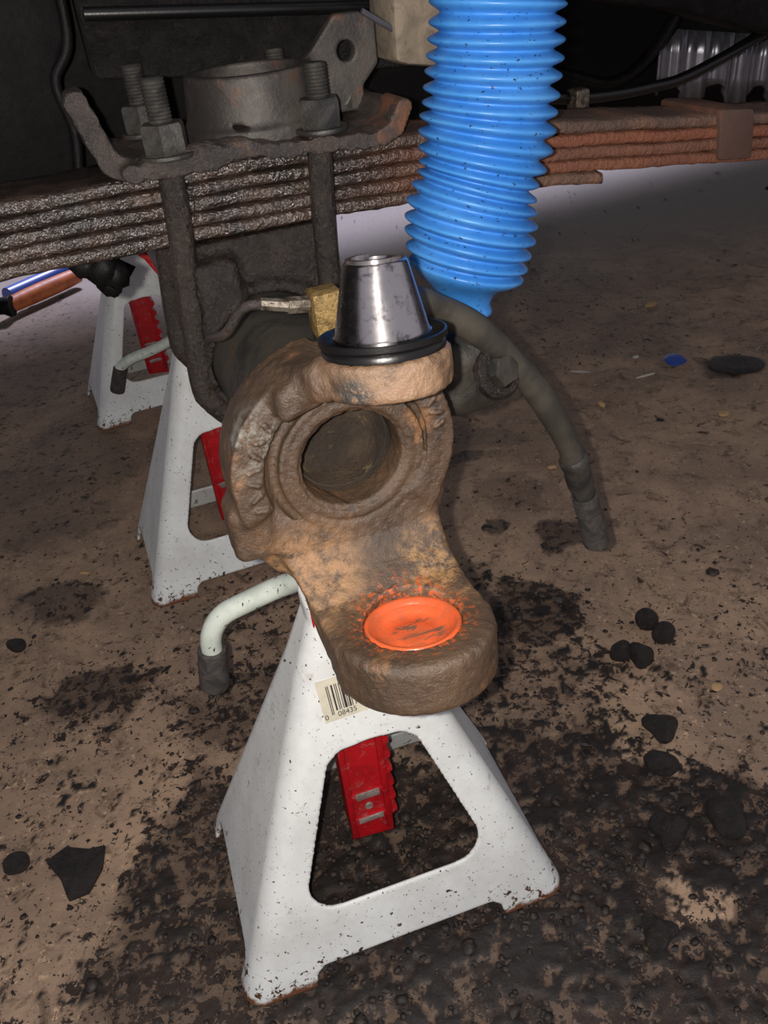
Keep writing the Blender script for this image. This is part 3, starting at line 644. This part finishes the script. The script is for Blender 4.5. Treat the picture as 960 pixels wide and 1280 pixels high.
def tip_sdf(u, v, w): return np.maximum(chain(u, w, [(70, 92.5), (77, 95.5), (81.8, 104)]) - 3.9, np.abs(v - 126) - 12.5)
put('curled_lip', sh(nets(tip_sdf, (60, 110, 84), (92, 142, 112), 1.2), PL), MT['rust_tip'], plt, 180, 'orange-rusted curled lip')
BK = (.03, .16, .10)
bk = athing('bracket', 'grey cast bracket with round cup and upright ear with a hole, on the spring plate', 'bracket', None, BK)
def cup_sdf(u, v, w):
    r = ln((u - 20), (v - 160)); wall = np.maximum(np.abs(r - 31 + 0.12 * (w - 100)) - 3.2, np.abs(w - 109 + 0 * u) - 16)
    wall = np.maximum(wall, -poly2(u, w, [(-1, 99), (12, 99), (12, 105.5), (2, 107)]) - 1.0 + 0 * v)
    foot = np.maximum(np.abs(w - 98) - 4 + 0 * u, r - 36)
    ear = np.maximum(poly2(u, w, [(42, 100), (78, 100), (77, 110), (86, 119), (86, 137), (79, 141), (67, 141), (54, 127), (44, 118)]) - 1.5, np.abs(v - 163) - 3.5)
    d = sm(sm(wall, foot, 5), ear, 4); return smx(d, -(ln(u - 71, w - 126) - 4.6 + 0 * v), .8)
put('cup', sh(nets(cup_sdf, (-22, 118, 92), (92, 202, 146), 1.3), BK), MT['cup'], bk, 180)
put('bolt_head', sh(revolve([(.0075,-.002),(.0075,.004),(.005,.0055),(.0001,.0058)], (.0685,.166,.1045), (-.3,-.9,.3), 6), BK), MT['bolt'], bk, 30)

# ------------------------------------------------------------ shock absorber with its blue boot
SA = (.105, .085, .0)
sk = athing('shock_absorber', 'shock absorber covered by a dirty bright blue ribbed rubber boot', 'shock absorber', None, SA)
RB = [(86.9,153,146.5,146),(86.6,147,146.2,140),(86.0,138.9,145.8,133.6),(85.0,132.7,145.7,127.0),(84.0,126.5,145.3,119.7),(83.0,120.4,144.5,112.9),(81.7,114.1,143.6,104.8),(80.9,108.1,142.7,98.0),(79.3,103.0,141.9,90.1),(78.2,96.7,140.3,81.3),(77.7,89.8,137.2,72.8),(77.5,83.9,133.6,66.7),(76.6,80.0,132.5,60.1),(73.3,74.8,132.7,54.6),(69.8,67.7,132.8,48.0),(68.4,60.1,131.7,41.0),(67.9,54.0,129.4,34.1),(67.7,45.9,127.5,27.8),(68.5,38.9,125.4,22.5)]
def ring_at(q):      # centre, radius vectors of a (possibly tilted) ring
    a = np.array([q[0], 85, q[1]]) / 1000; b = np.array([q[2], 85, q[3]]) / 1000; c = (a + b) / 2; return c, (b - a) / 2
def boot():
    V, F, n = [], [], 56; rows = []
    base_tilt = -0.10
    for i, q in enumerate(RB):
        c, e = ring_at(q); rows.append((c, e, 1.0)); 
        for f in ((.985,.14),(.915,.30),(.83,.46),(.83,.56),(.915,.72),(.985,.87)):
            if i < len(RB) - 1:
                c2, e2 = ring_at(RB[i+1]); t = f[1]; rows.append((c + (c2 - c) * t, e + (e2 - e) * t, f[0]))
        if i == len(RB) - 1:
            for (cu, cw, r_, s) in ((96.9,28.0,26.5,.6),(96.6,25.5,22,.5),(96.2,23,18.0,.4),(95.9,20,15.2,.3),(95.6,16,13.2,.3),(95.4,13,13.0,.3),(95.2,11,14.4,.3),(94.9,9,14.4,.3),(94.8,7.6,11,.3)):
                rows.append((np.array([cu, 85, cw]) / 1000, np.array([r_, 0, -r_ * .22 * s / .3 * .6]) / 1000, 1.0))
    for (c, e, s) in rows:
        L = np.linalg.norm(e); 
        for k in range(n):
            a = 2 * math.pi * k / n; V.append(c + e * s * math.cos(a) + np.array([0, L * s * math.sin(a), 0]))
    for i in range(len(rows) - 1):
        for k in range(n): F.append([i*n+k, (i+1)*n+k, (i+1)*n+(k+1)%n, i*n+(k+1)%n])
    return np.array(V), F
bo = put('boot', sh(boot(), SA), MT['blue'], sk, 180, 'bright blue ribbed rubber boot')
sb = bo.modifiers.new('s', 'SUBSURF'); sb.levels = 1; sb.render_levels = 1
put('rod_end', sh(tube([(.095,.085,.012),(.0955,.084,.002),(.097,.080,-.012),(.099,.078,-.024)], [.005,.0055,.0055,.007], 16), SA), MT['silver'], sk, 180, 'bright metal rod')
put('upper_body', sh(tube([(.1165,.085,.36),(.116,.085,.143)], .024, 32), SA), MT['dark'], sk, 40)
SM = (.095, .075, -.02)
smt = athing('shock_mount', 'dark cast shock mount with bolt head, right behind the rusty yoke', 'bracket', None, SM)
def mount_sdf(u, v, w):
    a = ln(np.maximum(np.abs(u - 86) - 6, 0), np.maximum(np.abs(w + 14) - 8, 0), np.maximum(np.abs(v - 78) - 10, 0)) - 16
    b = ln(np.maximum(np.abs(u - 55) - 22, 0), np.maximum(np.abs(w + 12) - 12, 0), np.maximum(np.abs(v - 84) - 8, 0)) - 8
    return sm(a, b, 12) + 0.4 * np.sin(u * .4) * np.sin(w * .4)
put('casting', sh(nets(mount_sdf, (24, 40, -48), (114, 112, 24), 1.8), SM), MT['tube'], smt, 180)
put('eye_ring', sh(revolve([(.0145,0),(.0145,.004),(.0125,.006),(.0095,.006),(.009,.004)], (.0955,.054,-.0125), (.35,-.85,.4), 32), SM), MT['grease'], smt, 40)
put('bolt_head', sh(revolve([(.0085,0),(.0085,.009),(.0075,.0105),(.0001,.0108)], (.0955,.054,-.0125), (.35,-.85,.4), 6), SM), MT['tube'], smt, 30)

# ------------------------------------------------------------ brake hose
BH = (.1, .055, -.02)
bh = athing('brake_hose', 'dusty grey black rubber brake hose drooping to the right of the yoke', 'hose', None, BH)
HP = smoothpath([(.040,.040,.036),(.055,.048,.0345),(.068,.054,.0265),(.0875,.055,.011),(.106,.055,-.0095),(.1255,.055,-.038),(.140,.055,-.066),(.1455,.055,-.081)], 8)
put('rubber_hose', sh(tube(HP, [.0070 + .0005 * math.sin(i * .35) for i in range(len(HP))], 20), BH), MT['hose'], bh, 180)
c0 = sh(tube([(.1443,.055,-.078),(.1450,.055,-.0795),(.1462,.055,-.083),(.1464,.055,-.0835),(.149,.055,-.092),(.151,.055,-.0985),(.1512,.055,-.099),(.1537,.055,-.107)], [.0074,.0084,.0084,.0074,.0079,.0078,.0070,.0068], 20), BH)
put('crimp_collar', c0, MT['bolt'], bh, 40, 'dull metal crimp collar')
put('end_fitting', sh(tube([(.1535,.055,-.107),(.1570,.055,-.119),(.157,.055,-.119),(.1645,.055,-.146)], [.0076,.0076,.0072,.0078], 18), BH), MT['grip'], bh, 40)

# ------------------------------------------------------------ frame, pipes and underbody behind
def prs(name, label, cat, poly, v0, v1, m, bev=.002, group=None):
    c = (sum(p[0] for p in poly) / len(poly), v0, min(p[1] for p in poly)); o = thing(name, W_(*c), label, cat, group, (0, 0, PHI))
    return o, c
fr, c = prs('frame_rail', 'dark frame rail with crumbly undercoating, across the top left behind the spring', 'frame rail', [(-.5,.12),(.14,.12)], .25, .3, MT['dark'])
put('web', sh(prism([(-.048,.125),(.06,.113),(.135,.108),(.150,.260),(-.048,.260)], .205, .235, .003), c), MT['undercoat'], fr, 30, 'crumbly undercoated web')
put('lower_flange', sh(tube([(-.046,.200,.1535),(.15,.200,.1365)], .0032, 14), c), MT['rubber'], fr, 40, 'greasy pipe with a highlight')
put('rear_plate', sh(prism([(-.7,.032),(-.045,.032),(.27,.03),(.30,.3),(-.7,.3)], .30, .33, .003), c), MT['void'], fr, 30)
vt, c = prs('vertical_bracket', 'dark upright frame bracket at the top left edge', 'bracket', [(-.2,.09),(-.07,.09)], .2, .25, MT['dark'])
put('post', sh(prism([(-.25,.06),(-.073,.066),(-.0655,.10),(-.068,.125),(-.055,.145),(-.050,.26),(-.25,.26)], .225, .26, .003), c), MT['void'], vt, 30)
put('flange', sh(tube(smoothpath([(-.053,.222,.20),(-.055,.222,.145),(-.067,.222,.125),(-.0645,.222,.10),(-.071,.222,.07)], 6), .0028, 10), c), MT['dark'], vt, 180)
mt_, c = prs('rubber_mount', 'dusty beige rubber mount block left of the blue boot at the top', 'mount', [(.09,.11),(.12,.11)], .15, .2, MT['beige'])
put('block', sh(prism([(.0935,.1185),(.1005,.1165),(.122,.1125),(.135,.115),(.135,.175),(.095,.175)], .150, .185, .003), c), MT['beige'], mt_, 30)
put('bright_stud', sh(tube([(.079,.154,.1425),(.097,.154,.1315)], .0015, 10), c), MT['silver'], mt_, 40, 'bright metal stud')
rr_, c = prs('frame_crossmember', 'dark diagonal frame member in the top right corner', 'frame member', [(.27,.1),(.5,.1)], .28, .32, MT['dark'])
put('member', sh(prism([(.10,.150),(.279,.124),(.36,.108),(.469,.078),(.72,.03),(.72,.3),(.10,.3)], .27, .31, .004), c), MT['dark'], rr_, 30)
pp, c = prs('steel_pipe', 'thin black bent pipe with a highlight above the right end of the spring', 'pipe', [(.29,.05),(.47,.05)], .3, .3, MT['dark'])
put('pipe', sh(tube(smoothpath([(.25,.30,.066),(.296,.30,.0585),(.330,.30,.0565),(.360,.30,.0570),(.389,.30,.0590),(.43,.30,.0700),(.475,.30,.0850),(.56,.30,.11)], 6), .0042, 16), c), MT['pipe'] if 'pipe' in MT else MT['rubber'], pp, 180)
put('clamp', sh(box((.294,.295,.058), (.012,.014,.016), .002), c), MT['fitting'], pp, 40, 'dull metal pipe clamp')
cp, c = prs('curved_strut', 'dark curved strut bending down above the right side of the spring', 'strut', [(.27,.06),(.39,.06)], .33, .34, MT['dark'])
put('strut', sh(tube(smoothpath([(.25,.34,.088),(.31,.34,.070),(.350,.34,.0585),(.378,.34,.0660),(.400,.34,.0850),(.42,.34,.115)], 6), .0065, 14, flat=.6), c), MT['dark'], cp, 180)
tr, c = prs('transmission_housing', 'black transmission housing far behind the spring at the top right', 'housing', [(.1,.0),(1.2,.0)], .5, .6, MT['void'])
def pan():
    V, F, n = [], [], 60
    for i in range(n + 1):
        u = -.5 + 2.4 * i / n; s = .012 * (1 if (i // 2) % 2 else 0)
        for (dv, z) in ((0, -.022 - .02 * max(0, u - .5)), (0 - s, .03), (0 - s, .10), (0, .13), (0, .34)): V.append((u, .56 + dv, z))
    for i in range(n):
        for k in range(4): F.append([i*5+k, (i+1)*5+k, (i+1)*5+k+1, i*5+k+1])
    return np.array(V), F
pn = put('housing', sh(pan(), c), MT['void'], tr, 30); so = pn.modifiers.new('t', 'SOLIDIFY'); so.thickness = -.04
hs, c = prs('heat_shield', 'bright fluted heat shield glinting at the right edge above the spring', 'heat shield', [(.5,.04),(.7,.04)], .45, .46, MT['silver'])
V, F = [], []
for i in range(61):
    u = .488 + .16 * i / 60; dv = .004 * math.sin(i * .62) + .002 * math.sin(i * 1.7)
    for z in (.018, .035, .055, .075): V.append((u, .455 + dv, z + .012 * math.sin(i * .3) * (z < .02) - (u - .49) * .16))
for i in range(60):
    for k in range(3): F.append([i*4+k, (i+1)*4+k, (i+1)*4+k+1, i*4+k+1])
h_ = put('fluted_panel', sh((np.array(V), F), c), MT['silver'], hs, 180); so = h_.modifiers.new('t', 'SOLIDIFY'); so.thickness = .003
# floor pan of the truck overhead
ub = thing('truck_underbody', (0.0, 1.0, .92), 'dark underside of the truck above everything, along the top edge', 'truck', None, (0, 0, R(24)))
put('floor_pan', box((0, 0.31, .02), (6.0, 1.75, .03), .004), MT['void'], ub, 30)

# ------------------------------------------------------------ hammer and rod on the floor at far left
hm = thing('hammer', (-.628, 1.45, .02), 'hammer with orange wooden handle lying on the floor at far left', 'hammer')
put('head', tube([(-.055, -.005, .006), (-.03, -.004, .006), (-.028, -.004, .006), (.0, -.001, .005), (.012, 0, .003), (.016, 0, .003)], [.020, .020, .015, .015, .019, .018], 24), MT['dark'], hm, 40, 'dark steel head')
HPp = [(0.0, .004, 0), (.03, .05, 0), (.065, .10, 0), (.095, .145, 0)]
put('handle', tube(smoothpath(HPp, 4), [.0135 + .0025 * math.sin(i * .25) for i in range(13)], 18), MT['wood'], hm, 180, 'orange wooden handle')
rd = thing('blue_rod', (-.645, 1.525, .0165), 'blue rod lying on the floor behind the hammer handle', 'rod')
put('rod', tube([(0, 0, 0), (.085, .13, 0)], .0165, 20), MT['bluepl'], rd, 40)

# ------------------------------------------------------------ loose bits on the floor
def fz(x, y): return -0.001
def rock(r, sq=.6, seed=0, n=2, amp=.16):
    import bmesh
    bm = bmesh.new(); bmesh.ops.create_icosphere(bm, subdivisions=n, radius=r); g = np.random.default_rng(seed); k = g.normal(size=(4, 3)) / r * 1.3
    for v in bm.verts:
        p = np.array(v.co); f = 1 + amp * sum(math.sin(float(p @ q) + j) for j, q in enumerate(k)) / 1.6; v.co = Vector((p[0]*f, p[1]*f, p[2]*f*sq))
    bm.verts.index_update(); V = np.array([v.co[:] for v in bm.verts]); F = [[v.index for v in f.verts] for f in bm.faces]; bm.free(); return V, F
def bit(name, xy, VF, m, label, cat, smooth=40, group=None, rz=0):
    V = np.array(VF[0]); c, s = math.cos(rz), math.sin(rz); V = np.stack([V[:,0]*c - V[:,1]*s, V[:,0]*s + V[:,1]*c, V[:,2] - V[:,2].min()], 1)
    o = bpy.data.objects.new(name, mesh(name, V, VF[1], m, smooth)); COL.objects.link(o); o.location = (xy[0], xy[1], fz(*xy)); return tag(o, label, cat, group)
for i, (xy, r, sq, lb) in enumerate([((.209,.508),.0085,.95,'uppermost of four dark round clods, right of the lower yoke boss'),((.218,.489),.009,.9,'rightmost of four dark round clods, right of the lower yoke boss'),((.178,.477),.009,.85,'leftmost of four dark round clods, right of the lower yoke boss'),((.192,.468),.0098,.9,'shiny lowest of four dark round clods, right of the lower yoke boss')]):
    bit('dirt_clod', xy, rock(r, sq, i, 3, .16), MT['clod'], lb, 'dirt clod', 50, 'round clods in a cluster')
for xy, r, sq, lb, sd in [((.185,.397),.009,.5,'flat black clod right of the nearest stand, below the four round clods',11),((.176,.363),.008,.6,'small dark clod beside the right shoulder of the nearest stand',12),((.164,.313),.010,.6,'grey-black lumpy clod right of the nearest stand foot',13),((.133,.253),.008,.55,'black clod low at right, below the pale patch of floor',14),((.206,.323),.011,.4,'wide flat dark clod near the right edge of the frame',15),((-.278,.344),.007,.5,'small black clod at the left edge, left of the torn flake',16),((-.345,.567),.007,.5,'single black clod on clean floor at the left edge, above the brown stain',17)]:
    bit('dirt_clod', xy, rock(r, sq, sd, 3, .42), MT['clod'], lb, 'dirt clod', 35)
bit('rubber_flake', (-.232,.336), prism([(-.022,.004),(-.012,.016),(.004,.014),(.016,.013),(.018,-.004),(.012,-.020),(-.002,-.022),(-.010,-.008)], -.0012, .0025, .0008), MT['clod'], 'large torn dark flake lying flat at the lower left', 'flake', 30)
fo_ = bpy.data.objects['rubber_flake']; me = fo_.data
V = np.array([v.co[:] for v in me.vertices]); V = np.stack([V[:,0], V[:,2] - V[:,2].mean(), (V[:,1] + .003) + .006 * np.abs(V[:,0]) / .02], 1)
me.vertices.foreach_set('co', (V - [0, 0, V[:,2].min()]).astype(np.float32).ravel()); me.flip_normals(); me.update()
for xy, s, m, lb, nm, cat, rz in [
    ((.281,.897),(.008,.013,.006),'chip','small pinkish wood chip right of the brake hose bend','wood_chip','wood chip',.3),
    ((.412,.843),(.014,.012,.004),'chip','orange-brown wood chip near the right edge, level with the hose','wood_chip','wood chip',.8),
    ((.241,.434),(.010,.007,.002),'chip','split pale wood chip right of the four round clods','wood_chip','wood chip',.4),
    ((-.307,.672),(.012,.005,.002),'chip','pale wood sliver on the floor left of the middle stand','wood_sliver','wood chip',-.3),
    ((.28,.994),(.024,.006,.003),'pale','short white stick above the brake hose at right','stick','stick',-.35),
    ((.358,.962),(.026,.003,.003),'pale','thin bent pale sliver below the white crumb at right','sliver','stick',.3),
    ((.362,1.018),(.009,.008,.004),'pale','tiny white crumb left of the blue scrap','white_crumb','crumb',0),
    ((.19,.77),(.010,.006,.003),'chip','tan chip beside the dark stain left of the hose end','wood_chip','wood chip',.2),
    ((.86,1.72),(.02,.012,.008),'clod','dark lump on the bright floor at the upper right edge','dirt_clod','dirt clod',.2),
    ((.44,1.19),(.02,.012,.005),'chip','tan chip on the dark stain at the right','wood_chip','wood chip',.5),
    ((.27,1.48),(.010,.008,.004),'pale','white crumb on the bright floor just right of the boot','white_crumb','crumb',0)]:
    V, F = rock(.5, 1, int(abs(xy[0]) * 999), 2, .18); bit(nm, xy, (V * np.array(s), F), MT[m], lb, cat, 50, None, rz)
V, F = rock(.012, .3, 77, 2, .4); bit('blue_scrap', (.404,.991), (V, F), MT['bluepl'], 'crumpled blue scrap on the floor at the right', 'scrap', 20)
bit('dark_disc', (.478,.967), (lambda q: (np.array(q[0]) * [1, .75, .22], q[1]))(revolve([(.0001,.008),(.014,.009),(.022,.012),(.034,.006),(.036,.0),(.0001,0)], (0,0,0), (0,0,1), 28)), MT['clod'], 'flat dark disc on the floor at the right edge', 'disc', 50)
# crumbs of oily dirt: nobody could count them
rk = [rock(1, .6, 100 + i, 1, .25) for i in range(5)]
N = 9000; X = rng.uniform(-.42, .5, N * 3); Y = rng.uniform(.19, .85, N * 3)
g = grime_shade(X, Y); pr = (.06 + .94 * g ** 1.5) * np.clip((.82 - Y) / .4, .02, 1) * (.25 + 1.5 * (fbm(X, Y, .03, 91) - .3).clip(0, 1)); keep = rng.random(N * 3) < pr
X, Y, g = X[keep], Y[keep], g[keep]; Vs, Fs, n0 = [], [], 0
for i in range(len(X)):
    V, F = rk[i % 5]; F = np.array(F); r = .0007 + .0016 * rng.random() ** 2 + (.0035 * rng.random() if rng.random() < .05 else 0)
    a = rng.random() * 6.28; c, s = math.cos(a), math.sin(a); P = V * r * np.array([1.2, .9, .8]); P = np.stack([P[:,0]*c - P[:,1]*s + X[i], P[:,0]*s + P[:,1]*c + Y[i], P[:,2] - .0012 + r * .3], 1)
    Vs.append(P); Fs.append(F + n0); n0 += len(P)
co = bpy.data.objects.new('dirt_crumbs', mesh('dirt_crumbs', np.concatenate(Vs), np.concatenate(Fs), MT['crumb'], 60)); COL.objects.link(co)
tag(co, 'oily black dirt crumbs scattered over the floor round the nearest stand', 'dirt', None, 'stuff')
